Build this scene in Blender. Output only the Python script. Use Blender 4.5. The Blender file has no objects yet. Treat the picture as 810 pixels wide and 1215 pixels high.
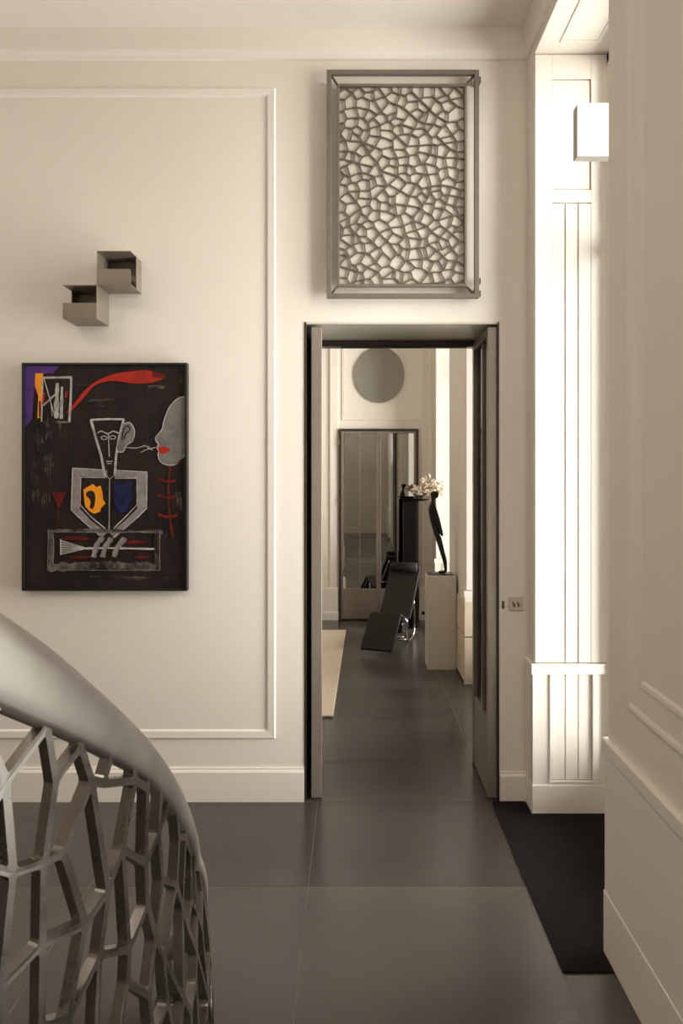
import bpy, bmesh, math, random
from mathutils import Vector, Matrix
from mathutils.geometry import tessellate_polygon
random.seed(7)
SC = bpy.context.scene
COL = SC.collection
PI = math.pi

# ------------------------------------------------------------------ materials
def nmat(name):
    m = bpy.data.materials.new(name); m.use_nodes = True
    nt = m.node_tree
    return m, nt, nt.nodes['Principled BSDF']

def setv(b, **k):
    for n, v in k.items():
        b.inputs[n.replace('_', ' ')].default_value = v

def noise(nt, scale, detail=4, rough=.55, vec=(1, 1, 1), coord='Object'):
    tc = nt.nodes.new('ShaderNodeTexCoord'); mp = nt.nodes.new('ShaderNodeMapping')
    mp.inputs['Scale'].default_value = vec
    n = nt.nodes.new('ShaderNodeTexNoise')
    n.inputs['Scale'].default_value = scale; n.inputs['Detail'].default_value = detail
    n.inputs['Roughness'].default_value = rough
    nt.links.new(tc.outputs[coord], mp.inputs['Vector']); nt.links.new(mp.outputs['Vector'], n.inputs['Vector'])
    return n

def ramp(nt, src, stops):
    r = nt.nodes.new('ShaderNodeValToRGB')
    el = r.color_ramp.elements
    while len(el) < len(stops): el.new(.5)
    for e, (p, c) in zip(el, stops):
        e.position = p; e.color = (*c, 1) if len(c) == 3 else c
    nt.links.new(src, r.inputs['Fac'])
    return r

def bump(nt, b, src, strength, dist):
    bp = nt.nodes.new('ShaderNodeBump')
    bp.inputs['Strength'].default_value = strength; bp.inputs['Distance'].default_value = dist
    nt.links.new(src, bp.inputs['Height']); nt.links.new(bp.outputs['Normal'], b.inputs['Normal'])

def mix2(a, b, t): return tuple(x * (1 - t) + y * t for x, y in zip(a, b))

def simple(name, c, rough=.5, metal=0, var=.06, scale=6, vec=(1, 1, 1), bmp=0, bd=.002, spec=.5, rv=0):
    m, nt, b = nmat(name)
    setv(b, Roughness=rough, Metallic=metal)
    b.inputs['Specular IOR Level'].default_value = spec
    n = noise(nt, scale, vec=vec)
    r = ramp(nt, n.outputs['Fac'], [(.25, tuple(x * (1 - var) for x in c)), (.75, tuple(min(1, x * (1 + var)) for x in c))])
    nt.links.new(r.outputs['Color'], b.inputs['Base Color'])
    if rv:
        mr = nt.nodes.new('ShaderNodeMapRange')
        mr.inputs['From Min'].default_value = .3; mr.inputs['From Max'].default_value = .7
        mr.inputs['To Min'].default_value = max(0, rough - rv); mr.inputs['To Max'].default_value = rough + rv
        nt.links.new(n.outputs['Fac'], mr.inputs['Value']); nt.links.new(mr.outputs['Result'], b.inputs['Roughness'])
    if bmp: bump(nt, b, n.outputs['Fac'], bmp, bd)
    return m

WALLC = (.80, .748, .685)
M = {}
M['paint'] = simple('wall_paint', WALLC, .55, var=.012, scale=3, spec=.3)
M['ceil'] = simple('ceiling_paint', (.80, .75, .69), .7, var=.01, scale=2, spec=.2)
M['trim'] = simple('trim_paint', (.82, .77, .71), .38, var=.01, scale=3, spec=.4)
M['dark_steel'] = simple('dark_bronze_steel', (.055, .044, .036), .38, .55, var=.2, scale=9, rv=.06)
M['leaf_steel'] = simple('satin_bronze_steel', (.265, .228, .193), .42, .4, var=.08, scale=5, vec=(6, 6, .6), rv=.05)
M['greige'] = simple('shaded_white_lacquer', (.62, .58, .50), .35, 0, var=.05, scale=3)  # white door head, its shade mixed into a greige tone
M['wall_tan'] = simple('bounce_cut_tan', (.46, .40, .33), .8, var=.05)  # tan chosen for the unseen left wall to cut its bounce light
M['pewter_light'] = simple('light_pewter_metal', (.165, .143, .115), .5, .2, var=.1, scale=14)
M['pewter'] = simple('pewter_metal', (.115, .097, .077), .5, .2, var=.1, scale=14)
M['sconce'] = simple('taupe_metal', (.22, .185, .145), .42, .35, var=.06, scale=8)
M['door_panel'] = simple('far_door_bronze', (.26, .215, .178), .4, .35, var=.06, scale=5)
M['mesh_back'] = simple('woven_backing', (.64, .59, .52), .8, var=.14, scale=150, bmp=.3)
M['black_lac'] = simple('black_lacquer', (.006, .0045, .004), .45, var=.2, scale=5, spec=.06)
M['leather'] = simple('black_leather', (.017, .0135, .012), .5, var=.25, scale=40, spec=.15, bmp=.25, bd=.002)
M['bronze_black'] = simple('black_bronze', (.012, .010, .009), .38, .4, var=.5, scale=30, bmp=.5, bd=.003)
M['chrome'] = simple('polished_chrome', (.75, .72, .68), .12, 1, var=.02)
M['plinth'] = simple('pedestal_lacquer', (.56, .52, .45), .35, var=.02, scale=4)
M['cladding'] = simple('shade_beige_cladding', (.62, .52, .40), .55, var=.06, scale=18, bmp=.1)  # pier plinth panels, shading put into their beige colour
M['plate'] = simple('beige_switch_plastic', (.52, .46, .36), .4, var=.03)
M['black_plastic'] = simple('black_plastic', (.012, .012, .012), .4)
M['outside'] = simple('pale_stone', (.7, .68, .62), .8)
M['leafdry'] = simple('dried_leaf', (.74, .64, .50), .65, var=.25, scale=25)
M['stem'] = simple('dry_stem', (.10, .07, .05), .7, var=.2, scale=25)
M['frame_black'] = simple('black_frame_wood', (.006, .006, .006), .4, var=.2)

# white satin metal of the lamp and luminous glass
M['white_metal'] = simple('pale_grey_metal', (.45, .42, .37), .4, var=.03)
m, nt, b = nmat('opal_glass'); setv(b, Roughness=.3); b.inputs['Base Color'].default_value = (.9, .88, .83, 1)
b.inputs['Emission Color'].default_value = (1, .97, .91, 1); b.inputs['Emission Strength'].default_value = .8
M['opal'] = m

# brushed cast steel of the balustrade
def steel(name, c, rough, var):
    m, nt, b = nmat(name); setv(b, Metallic=.85, Roughness=rough)
    n = noise(nt, 7, 6, .6, (1, 1, 1)); n2 = noise(nt, 60, 3, .6, (1, 1, .25))
    r = ramp(nt, n.outputs['Fac'], [(.3, tuple(x * (1 - var) for x in c)), (.7, tuple(x * (1 + var) for x in c))])
    nt.links.new(r.outputs['Color'], b.inputs['Base Color'])
    mr = nt.nodes.new('ShaderNodeMapRange')
    mr.inputs['From Min'].default_value = .3; mr.inputs['From Max'].default_value = .7
    mr.inputs['To Min'].default_value = rough - .07; mr.inputs['To Max'].default_value = rough + .1
    nt.links.new(n.outputs['Fac'], mr.inputs['Value']); nt.links.new(mr.outputs['Result'], b.inputs['Roughness'])
    bump(nt, b, n2.outputs['Fac'], .08, .002)
    return m
M['rail'] = steel('brushed_cast_steel', (.36, .33, .305), .46, .10)
M['lattice'] = steel('dark_cast_steel', (.20, .183, .167), .28, .25)

# slate floor, the tone of each tile comes from its own attribute
m, nt, b = nmat('slate_tile')
at = nt.nodes.new('ShaderNodeAttribute'); at.attribute_name = 'tone'
n = noise(nt, 1.4, 1.5, .4, (.5, 1.8, 1)); n2 = noise(nt, 90, 3, .6)
r = ramp(nt, n.outputs['Fac'], [(.1, (.056, .050, .045)), (.9, (.078, .070, .063))])
mx = nt.nodes.new('ShaderNodeMix'); mx.data_type = 'RGBA'; mx.blend_type = 'MULTIPLY'; mx.inputs['Factor'].default_value = 1
nt.links.new(r.outputs['Color'], mx.inputs['A']); nt.links.new(at.outputs['Color'], mx.inputs['B'])
nt.links.new(mx.outputs['Result'], b.inputs['Base Color'])
mr = nt.nodes.new('ShaderNodeMapRange')
mr.inputs['From Min'].default_value = .1; mr.inputs['From Max'].default_value = .9
mr.inputs['To Min'].default_value = .222; mr.inputs['To Max'].default_value = .242
ad = nt.nodes.new('ShaderNodeMath'); ad.operation = 'MULTIPLY_ADD'; ad.inputs[1].default_value = .14; ad.inputs[2].default_value = -.13
nt.links.new(at.outputs['Fac'], ad.inputs[0])
a2 = nt.nodes.new('ShaderNodeMath'); a2.operation = 'ADD'
nt.links.new(n.outputs['Fac'], mr.inputs['Value']); nt.links.new(mr.outputs['Result'], a2.inputs[0]); nt.links.new(ad.outputs[0], a2.inputs[1]); nt.links.new(a2.outputs[0], b.inputs['Roughness'])
bump(nt, b, n2.outputs['Fac'], .04, .001)
M['tile'] = m
M['grout'] = simple('grout', (.20, .18, .155), .7)

# pile of the dark mat and the beige rug
m, nt, b = nmat('dark_mat_pile'); setv(b, Roughness=.95); b.inputs['Specular IOR Level'].default_value = .1
n = noise(nt, 300, 2, .7, (1, .35, 1)); n2 = noise(nt, 5, 4)
r = ramp(nt, n.outputs['Fac'], [(.3, (.003, .0025, .0025)), (.75, (.028, .021, .022))])
nt.links.new(r.outputs['Color'], b.inputs['Base Color']); bump(nt, b, n.outputs['Fac'], .9, .006)
M['mat'] = m
M['rug'] = simple('beige_rug_pile', (.57, .475, .385), .95, var=.09, scale=45, bmp=.6, bd=.005, spec=.1)

# smoked mirror and glazing
def mirror(name, c, rough):
    m, nt, b = nmat(name); setv(b, Metallic=1, Roughness=rough); b.inputs['Base Color'].default_value = (*c, 1); return m
M['mirror'] = mirror('smoked_mirror', (.43, .445, .43), .02)
M['mirror_door'] = mirror('smoked_mirror_glass', (.56, .58, .56), .015)
def pane(name, tint, refl):
    m = bpy.data.materials.new(name); m.use_nodes = True; nt = m.node_tree; nt.nodes.clear()
    o = nt.nodes.new('ShaderNodeOutputMaterial'); mx = nt.nodes.new('ShaderNodeMixShader')
    t = nt.nodes.new('ShaderNodeBsdfTransparent'); g = nt.nodes.new('ShaderNodeBsdfGlossy')
    fr = nt.nodes.new('ShaderNodeFresnel'); fr.inputs['IOR'].default_value = refl
    t.inputs['Color'].default_value = (*tint, 1); g.inputs['Roughness'].default_value = .02
    nt.links.new(fr.outputs[0], mx.inputs[0]); nt.links.new(t.outputs[0], mx.inputs[1]); nt.links.new(g.outputs[0], mx.inputs[2])
    nt.links.new(mx.outputs[0], o.inputs['Surface']); return m
M['glass'] = pane('window_glass', (.95, .965, .95), 1.45)
M['smoked_glass'] = pane('smoked_glass', (.16, .15, .13), 1.5)

# ------------------------------------------------------------------ mesh building
class MB:
    def __init__(s): s.bm = bmesh.new(); s.mats = []; s.sm = False
    def mi(s, mat):
        if mat is None: return 0
        if mat not in s.mats: s.mats.append(mat)
        return s.mats.index(mat)
    def box(s, x0, x1, y0, y1, z0, z1, mat=None, mtx=None):
        co = [(x, y, z) for x in (x0, x1) for y in (y0, y1) for z in (z0, z1)]
        v = [s.bm.verts.new(mtx @ Vector(c) if mtx else c) for c in co]
        k = s.mi(mat)
        for f in ((0, 1, 3, 2), (4, 6, 7, 5), (0, 4, 5, 1), (2, 3, 7, 6), (0, 2, 6, 4), (1, 5, 7, 3)):
            s.bm.faces.new([v[i] for i in f]).material_index = k
        return s
    def prism(s, pts, axis, a0, a1, mat=None):
        """extrude 2-D outline along axis ('x': pts=(y,z); 'y': (x,z); 'z': (x,y))"""
        def P(p, a): return {'x': (a, p[0], p[1]), 'y': (p[0], a, p[1]), 'z': (p[0], p[1], a)}[axis]
        A = [s.bm.verts.new(P(p, a0)) for p in pts]; B = [s.bm.verts.new(P(p, a1)) for p in pts]
        k = s.mi(mat); n = len(pts)
        s.bm.faces.new(A[::-1]).material_index = k; s.bm.faces.new(B).material_index = k
        for i in range(n): s.bm.faces.new((A[i], A[(i+1) % n], B[(i+1) % n], B[i])).material_index = k
        return s
    def tube(s, pts, rad, seg=10, mat=None, cap=True):
        pts = [Vector(p) for p in pts]; k = s.mi(mat); rings = []; up = None
        for i, p in enumerate(pts):
            d = (pts[min(i+1, len(pts)-1)] - pts[max(i-1, 0)]).normalized()
            if up is None: up = Vector((0, 0, 1)) if abs(d.z) < .9 else Vector((1, 0, 0))
            a = d.cross(up).normalized(); b2 = a.cross(d).normalized(); up = b2
            r = rad[i] if isinstance(rad, (list, tuple)) else rad
            rings.append([s.bm.verts.new(p + (a*math.cos(t)+b2*math.sin(t))*r) for t in [2*PI*j/seg for j in range(seg)]])
        for i in range(len(rings)-1):
            for j in range(seg):
                f = s.bm.faces.new((rings[i][j], rings[i][(j+1) % seg], rings[i+1][(j+1) % seg], rings[i+1][j])); f.material_index = k; f.smooth = True
        if cap:
            s.bm.faces.new(rings[0][::-1]).material_index = k; s.bm.faces.new(rings[-1]).material_index = k
        return s
    def lathe(s, prof, c=(0, 0, 0), seg=32, mat=None, sx=1, sy=1):
        k = s.mi(mat); rings = []
        for r, z in prof:
            rings.append([s.bm.verts.new((c[0]+r*sx*math.cos(2*PI*j/seg), c[1]+r*sy*math.sin(2*PI*j/seg), c[2]+z)) for j in range(seg)])
        for i in range(len(rings)-1):
            for j in range(seg):
                f = s.bm.faces.new((rings[i][j], rings[i][(j+1) % seg], rings[i+1][(j+1) % seg], rings[i+1][j])); f.material_index = k; f.smooth = True
        s.bm.faces.new(rings[0][::-1]).material_index = k; s.bm.faces.new(rings[-1]).material_index = k
        return s
    def build(s, name, mat=None, parent=None, loc=None, bevel=0, seg=2, weld=False, smooth=False, normals=True):
        if weld: bmesh.ops.remove_doubles(s.bm, verts=s.bm.verts, dist=1e-5)
        if normals: bmesh.ops.recalc_face_normals(s.bm, faces=s.bm.faces)
        me = bpy.data.meshes.new(name)
        if smooth:
            for f in s.bm.faces: f.smooth = True
        s.bm.to_mesh(me); s.bm.free()
        o = bpy.data.objects.new(name, me); COL.objects.link(o)
        if mat is not None and not s.mats: me.materials.append(M[mat] if isinstance(mat, str) else mat)
        for mm in s.mats: me.materials.append(M[mm] if isinstance(mm, str) else mm)
        if parent:
            o.parent = parent; o.matrix_parent_inverse = Matrix()
        if loc: o.location = loc
        if bevel:
            bv = o.modifiers.new('Bevel', 'BEVEL'); bv.width = bevel; bv.segments = seg
            bv.limit_method = 'ANGLE'; bv.angle_limit = math.radians(40); bv.harden_normals = False
        return o

def tag(o, label=None, cat=None, group=None, kind=None):
    if label: o['label'] = label
    if cat: o['category'] = cat
    if group: o['group'] = group
    if kind: o['kind'] = kind
    return o
def empty(name, loc=(0, 0, 0), rz=0):
    o = bpy.data.objects.new(name, None); COL.objects.link(o); o.location = loc; o.rotation_euler = (0, 0, rz)
    o.empty_display_size = .1
    return o
def struct(o): o['kind'] = 'structure'; return o

# ------------------------------------------------------------------ room constants (metres; camera at the origin, looking along +Y)
EYE = 1.85
WF, WB = 3.89, 4.43          # dividing wall, near and far face
FW = 8.67                    # far wall
XR = .965                    # dado plane of the window wall
XU = .976                    # upper plane of the window wall
XG = 1.40                    # window plane
CEIL = 4.33
SOF = 4.12                   # top of the window recesses
XL, YB = -4.6, -3.6
DX0, DX1, DZ = -.280, .816, 2.694      # doorway
WINS = [(-2.05, -.95), (.35, 1.45), (2.655, 3.77), (4.86, 6.06), (7.07, 8.30)]   # recesses along Y

# floor: separate slate slabs over a grout bed
fm = MB()
xs = [-.204 + .975 * k for k in range(-6, 3)]
ys = [-4.0, -3.32, -2.52, -1.72, -.92, -.12, .68, 1.48, 2.28, 3.083, 3.875, 4.40, 5.18, 5.90, 6.67, 7.45, 8.25, 8.9]
tone = fm.bm.loops.layers.float_color.new('tone')
for i in range(len(xs)-1):
    for j in range(len(ys)-1):
        g = .0022
        fm.box(xs[i]+g, xs[i+1]-g, ys[j]+g, ys[j+1]-g, -.02, 0, 'tile')
        fm.bm.faces.ensure_lookup_table()
        t = random.uniform(.72, 1.25)
        for f in fm.bm.faces[-6:]:
            for l in f.loops: l[tone] = (t, t*random.uniform(.99, 1.01), t*.99, 1)
fm.box(xs[0], xs[-1], ys[0], ys[-1], -.06, -.0015, 'grout')
struct(fm.build('floor'))

struct(MB().box(XL-.2, 1.9, YB-.2, FW+.3, CEIL, CEIL+.15).build('ceiling', 'ceil'))

# dividing wall with its doorway
w = MB()
w.box(XL-.1, DX0, WF, WB, 0, CEIL); w.box(DX1, XU+.02, WF, WB, 0, CEIL); w.box(DX0, DX1, WF, WB, DZ, CEIL)
struct(w.build('wall_front', 'paint'))
struct(MB().box(XL-.1, 1.6, FW, FW+.2, 0, CEIL).build('wall_far', 'paint'))
struct(MB().box(XL-.2, XL, YB-.1, FW+.2, 0, CEIL).build('wall_left', 'wall_tan'))
bk = MB(); bk.box(XL-.1, -1.9, YB-.2, YB, 0, CEIL); bk.box(-.7, 1.6, YB-.2, YB, 0, CEIL); bk.box(-1.9, -.7, YB-.2, YB, 2.6, CEIL); bk.box(-2.1, -.5, YB-.4, YB-.3, 0, 2.7)
struct(bk.build('wall_back', 'paint'))

# window wall: piers between the recesses, dado, soffits
pr = MB()
edges = [YB-.1] + [v for a in WINS for v in a] + [FW+.1]
for k in range(0, len(edges), 2):
    a, c = edges[k], edges[k+1]
    pr.box(XU, XG+.3, a, c, 0, CEIL)
for a, c in WINS:
    pr.box(XU, XG+.3, a, c, SOF, CEIL)
struct(pr.build('wall_right', 'paint', bevel=.004))

# dado cladding, cap and baseboard around each pier (baseboard_right)
da = MB(); cp = MB(); bb = MB()
for k in range(0, len(edges), 2):
    a, c = max(edges[k], YB), min(edges[k+1], FW)
    if c > FW-.01: continue
    far = a > 5.9
    if far: continue
    if a > 3.7:  # pier that the dividing wall runs into
        for (p, q) in ((a-.011, WF), (WB, c+.011)):
            da.box(XR, XG, p, q, 0, .76); cp.box(XR-.009, XG, p-(.008 if p < 4 else 0), q+(.008 if q > 4.4 else 0), .755, .812)
            bb.box(XR-.003, XG, p-(.004 if p < 4 else 0), q+(.004 if q > 4.4 else 0), 0, .157)
    else:
        da.box(XR, XG, a-.011, c+.011, 0, .76); cp.box(XR-.010, XG, a-.020, c+.020, .772, .827)
        bb.box(XR-.004, XG, a-.014, c+.014, 0, .24)
struct(da.build('trim_1', 'trim', bevel=.003)); struct(cp.build('trim_2', 'trim', bevel=.006)); struct(bb.build('baseboard_right', 'trim', bevel=.004))

# cladding of the far pier: plinth panels with a seam, shading painted in as beige
cl = MB()
for z0, z1 in ((0.02, .405), (.415, .715)):
    cl.box(.958, XG-.04, 6.016, 7.08, z0, z1, 'cladding')
cl.box(.966, XG-.045, 6.024, 7.075, 0, .71, 'black_plastic')
struct(cl.build('trim_3', bevel=.006))

# baseboards of the front wall
def profile_base(name, x0, x1, yf, h, mat='trim', sgn=-1, t=.018):
    y = yf + sgn*t
    o = MB().prism([(yf, 0), (y, 0), (y, h-.022), (yf+sgn*t*.55, h-.008), (yf+sgn*t*.55, h), (yf, h)], 'x', x0, x1).build(name, mat)
    return struct(o)
profile_base('baseboard_front', XL, DX0-.001, WF, .187)
profile_base('baseboard_front', DX1+.002, XR, WF, .165)
profile_base('baseboard_far', XL, -.196, FW, .115, t=.05)
profile_base('baseboard_far', .812, XU, FW, .115, t=.05)
struct(MB().box(XL, -.196, FW-.035, FW, 0, .405).box(.812, XU, FW-.035, FW, 0, .405).build('trim_4', 'trim', bevel=.008))
profile_base('baseboard_back', -.7, XU, YB, .187, sgn=1)
struct(MB().prism([(XL, 0), (XL+.02, 0), (XL+.02, .16), (XL+.01, .187), (XL, .187)], 'y', YB, WF).build('baseboard_left', 'trim'))

# cornice: flat band with a small fillet below (near room) ------------------------------
co = MB()
prof = [(0, 4.165), (.014, 4.168), (.018, 4.185), (.024, 4.196), (.030, 4.212), (.034, 4.30), (.038, CEIL), (0, CEIL)]
co.prism([(WF-p, z) for p, z in prof], 'x', XL, XU)
co.prism([(XU-p, z) for p, z in prof], 'y', YB, WF)
co.prism([(WB+p, z) for p, z in prof], 'x', XL, XU)
co.prism([(FW-p, z) for p, z in prof], 'x', XL, XU)
co.prism([(XU-p, z) for p, z in prof], 'y', WB, FW)
struct(co.build('trim_5', 'trim'))

# moulded wall panel on the front wall (continues out of frame to the left)
def panel_frame(mb, plane, y, a0, a1, b0, b1, wd, th, sgn=-1, mat=None, chamfer=True):
    """rectangular moulding; plane 'y' -> lies in plane Y=y, a=x, b=z ; plane 'x' -> X=y, a=Y, b=z ; plane 'z' -> Z=y, a=x, b=Y"""
    prof = [(0, 0), (.004, th*.9), (wd*.16, th), (wd*.22, th*.62), (wd*.80, th*.62), (wd*.86, th*.9), (wd*.95, th*.9), (wd, 0)] if chamfer else [(0, 0), (0, th), (wd, th), (wd, 0)]
    if chamfer == 'flat': prof = [(0, 0), (.007, th), (wd-.009, th*.8), (wd, 0)]
    def V(a, b, h):
        if plane == 'y': return (a, y+sgn*h, b)
        if plane == 'x': return (y+sgn*h, a, b)
        return (a, b, y+sgn*h)
    rings = []
    for (ca, cb, da_, db_) in ((a0, b0, 1, 1), (a1, b0, -1, 1), (a1, b1, -1, -1), (a0, b1, 1, -1)):
        rings.append([mb.bm.verts.new(V(ca+da_*d, cb+db_*d, h)) for d, h in prof])
    k = mb.mi(mat)
    for i in range(4):
        A, B = rings[i], rings[(i+1) % 4]
        for j in range(len(prof)-1):
            mb.bm.faces.new((A[j], A[j+1], B[j+1], B[j])).material_index = k
        mb.bm.faces.new((A[-1], A[0], B[0], B[-1])).material_index = k
pf = MB(); panel_frame(pf, 'y', WF, -3.55, -.4412, .350, 4.010, .052, .011, chamfer='flat')
struct(pf.build('trim_6', 'trim'))

# mouldings on the near pier of the window wall (plane X = XU)
pf = MB()
def bolection(mb, y0, y1, z0, z1):
    prof = [(0, 0), (0, .004), (.008, .0075), (.020, .007), (.034, .003), (.105, .004), (.118, .006), (.132, .005), (.142, 0)]
    rings = []
    for (ca, cb, da_, db_) in ((y0, z0, 1, 1), (y1, z0, -1, 1), (y1, z1, -1, -1), (y0, z1, 1, -1)):
        rings.append([mb.bm.verts.new((XU-h, ca+da_*d, cb+db_*d)) for d, h in prof])
    for i in range(4):
        A, B = rings[i], rings[(i+1) % 4]
        for j in range(len(prof)-1): mb.bm.faces.new((A[j], A[j+1], B[j+1], B[j]))
        mb.bm.faces.new((A[-1], A[0], B[0], B[-1]))
bolection(pf, 1.62, 2.470, 1.005, 4.02)
bolection(pf, -.78, .18, 1.005, 4.02)
struct(pf.build('trim_7', 'trim'))

# far wall panel above the mirrored doors, pilaster strips left and right
pf = MB()
panel_frame(pf, 'y', FW, -.150, .865, 2.50, 4.05, .03, .014)
pf.box(-.300, -.205, FW-.022, FW, .405, 4.165); pf.box(.850, .868, FW-.02, FW, .405, 4.165); pf.box(.925, XU, FW-.03, FW, .405, 4.165)
struct(pf.build('trim_8', 'trim'))

# ------------------------------------------------------------------ window recesses
def window(n, a, c, full):
    root = struct(empty('window_%d' % n, (XG, (a+c)/2, 0)))
    ox, oy = XG, (a+c)/2
    def B(mb, x0, x1, y0, y1, z0, z1, mat=None): mb.box(x0-ox, x1-ox, y0-oy, y1-oy, z0, z1, mat)
    f = MB()
    B(f, XG-.03, XG+.05, a, a+.055, 0, SOF); B(f, XG-.03, XG+.05, c-.055, c, 0, SOF)
    B(f, XG-.03, XG+.05, a, c, SOF-.06, SOF); B(f, XG-.03, XG+.05, a, c, 0, .10)
    B(f, XG-.02, XG+.04, a, c, 3.02, 3.09); B(f, XG-.02, XG+.04, (a+c)/2-.03, (a+c)/2+.03, .1, SOF-.06)
    f.build('window_frame', 'trim', root, bevel=.004)
    B(f0 := MB(), XG-.012, XG+.03, a+.055, c-.055, .10, .24); f0.build('light_stop_panel', 'trim', root, bevel=.004)  # panel added low in the window to dim the foot of the reveal
    g = MB(); B(g, XG+.005, XG+.011, a+.055, c-.055, .24, SOF-.06)
    g.build('window_pane', 'glass', root)
    # reveal facing the room's near end (plane Y = c) lined with stiles and a stack of folding shutters
    if full:
        t = .022
        X0, X1, SX0, SX1 = XU+.004, XG-.03, 1.073, 1.284
        r = MB()
        B(r, X0, SX0, c-t, c, .815, 4.115); B(r, SX1, X1, c-t, c, .815, 4.115)
        B(r, SX0, SX1, c-t, c, 3.312, 3.381); B(r, SX0, SX1, c-t, c, 3.981, 4.115)
        B(r, SX0+.004, SX1-.004, c-t*.75, c, 3.386, 3.977)
        # below the cap
        B(r, XR, SX0-.012, c-t-.006, c, 0, .76); B(r, SX1+.03, X1, c-t-.006, c, 0, .76); B(r, SX0-.012, SX1+.03, c-t-.006, c, 0, .165)
        r.build('reveal_panelling', 'trim', root, bevel=.0025)
        mo = MB()
        pr_ = [(SX0-.02, .178), (SX1+.034, .178)]
        B(mo, SX0-.022, SX1+.040, c-t-.014, c-t-.004, .168, .180); B(mo, SX0-.016, SX0-.006, c-t-.014, c-t+.01, .18, .757); B(mo, SX1+.006, SX1+.034, c-t-.012, c-t+.01, .18, .757)
        mo.build('shutter_moulding', 'trim', root, bevel=.002)
        bs = MB(); B(bs, XR-.004, X1, c-t-.016, c, 0, .157); bs.build('reveal_baseboard', 'trim', root, bevel=.003)
        ca = MB(); B(ca, XR-.010, X1, c-t-.018, c, .755, .812); ca.build('reveal_cap', 'trim', root, bevel=.004)
        wS = (SX1-SX0)/3
        for k in range(3):
            s_ = MB(); g_ = .0038
            e0 = g_ if k else .001; e1 = g_ if k < 2 else .001
            B(s_, SX0+wS*k+e0, SX0+wS*(k+1)-e1, c-t+.001, c-.002, .815, 3.306); B(s_, SX0+wS*k+e0, SX0+wS*(k+1)-e1, c-t+.001, c-.002, .182, .752)
            s_.build('shutter', 'trim', root, bevel=.002)
        so = MB(); panel_frame(so, 'z', SOF, 1.084-ox, 1.30-ox, a+.10-oy, c-.12-oy, .02, .004, -1)
        so.build('soffit_panel', 'trim', root)
    return root
for i, (a, c) in enumerate(WINS):
    window(i+1, a, c, i in (2, 3, 4))

# ------------------------------------------------------------------ doorway between the rooms
d1 = struct(empty('door_1', ((DX0+DX1)/2, WF, 0)))
ox, oy = (DX0+DX1)/2, WF
def DB(mb, x0, x1, y0, y1, z0, z1, mat=None): mb.box(x0-ox, x1-ox, y0-oy, y1-oy, z0, z1, mat)
fr = MB()
DB(fr, DX0, DX0+.012, WF-.004, WB, 0, DZ); DB(fr, DX1-.012, DX1, WF-.004, WB, 0, DZ)
DB(fr, DX0+.012, DX0+.05, WB-.05, WB+.02, 0, DZ); DB(fr, DX1-.055, DX1-.012, WB-.02, WB+.02, 0, DZ)
DB(fr, DX0+.012, DX1-.012, WB-.06, WB+.02, DZ-.050, DZ-.012)
fr.build('door_frame', 'dark_steel', d1, bevel=.002)
hd = MB(); DB(hd, DX0+.006, DX1-.006, WF-.003, WB-.055, DZ-.012, DZ)
hd.build('door_head', 'greige', d1, bevel=.002)
tr = MB(); DB(tr, DX0+.2, DX1-.1, WB-.045, WB-.03, DZ-.056, DZ-.05); tr.build('door_closer_track', 'black_plastic', d1)
def door_leaf(name, L, T, H, parent, loc, rz, label=None):
    """leaf runs along local +Y from 0 to L, thickness T along local X (0..T)"""
    lf = MB(); s = .045
    lf.box(0, T, 0, s, 0, H); lf.box(0, T, L-s, L, 0, H); lf.box(0, T, s, L-s, H-.05, H)
    o = lf.build(name, 'leaf_steel', parent, loc, bevel=.003); o.rotation_euler.z = rz
    pn = MB(); pn.box(.004, T-.004, s, L-s, .0, .425); pn.build('door_panel', 'leaf_steel', o, bevel=.002)
    gl = MB(); gl.box(T/2-.003, T/2+.003, s, L-s, .425, H-.05); gl.build('glass_pane', 'smoked_glass', o)
    mu = MB(); mu.box(T*.15, T*.85, L*.43-.008, L*.43+.008, .425, H-.05); mu.build('muntin', 'leaf_steel', o)
    return o
door_leaf('door_leaf', .50, .052, 2.655, d1, (.752-ox, .005, .012), 0)
lf = door_leaf('door_leaf', .49, .060, 2.655, d1, (-.2415-ox, .005, .012), math.radians(2.6))

# switch and latch plate right of the doorway
sw = empty('light_switch', (.9075, WF, 1.108)); tag(sw, 'beige double light switch on the white wall right of the doorway', 'light switch')
MB().box(-.040, .040, -.010, 0, -.037, .037).build('switch_plate', 'plate', sw, bevel=.003)
for k in (-1, 1):
    t = MB(); t.tube([(k*.013-.005, -.012, .010), (k*.013+.001, -.022, -.001), (k*.013+.003, -.014, -.012)], [.0035, .004, .003], 8); t.build('toggle', 'stem', sw)
lp = MB().box(-.006, .006, -.008, 0, -.022, .022).build('latch_plate', 'pewter', d1, (.8375-ox, 0, 1.103), bevel=.001)
MB().tube([(0, -.008, -.012), (0, -.018, -.012), (0, -.018, .014)], .003, 8).build('latch_hook', 'pewter', lp)

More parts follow.
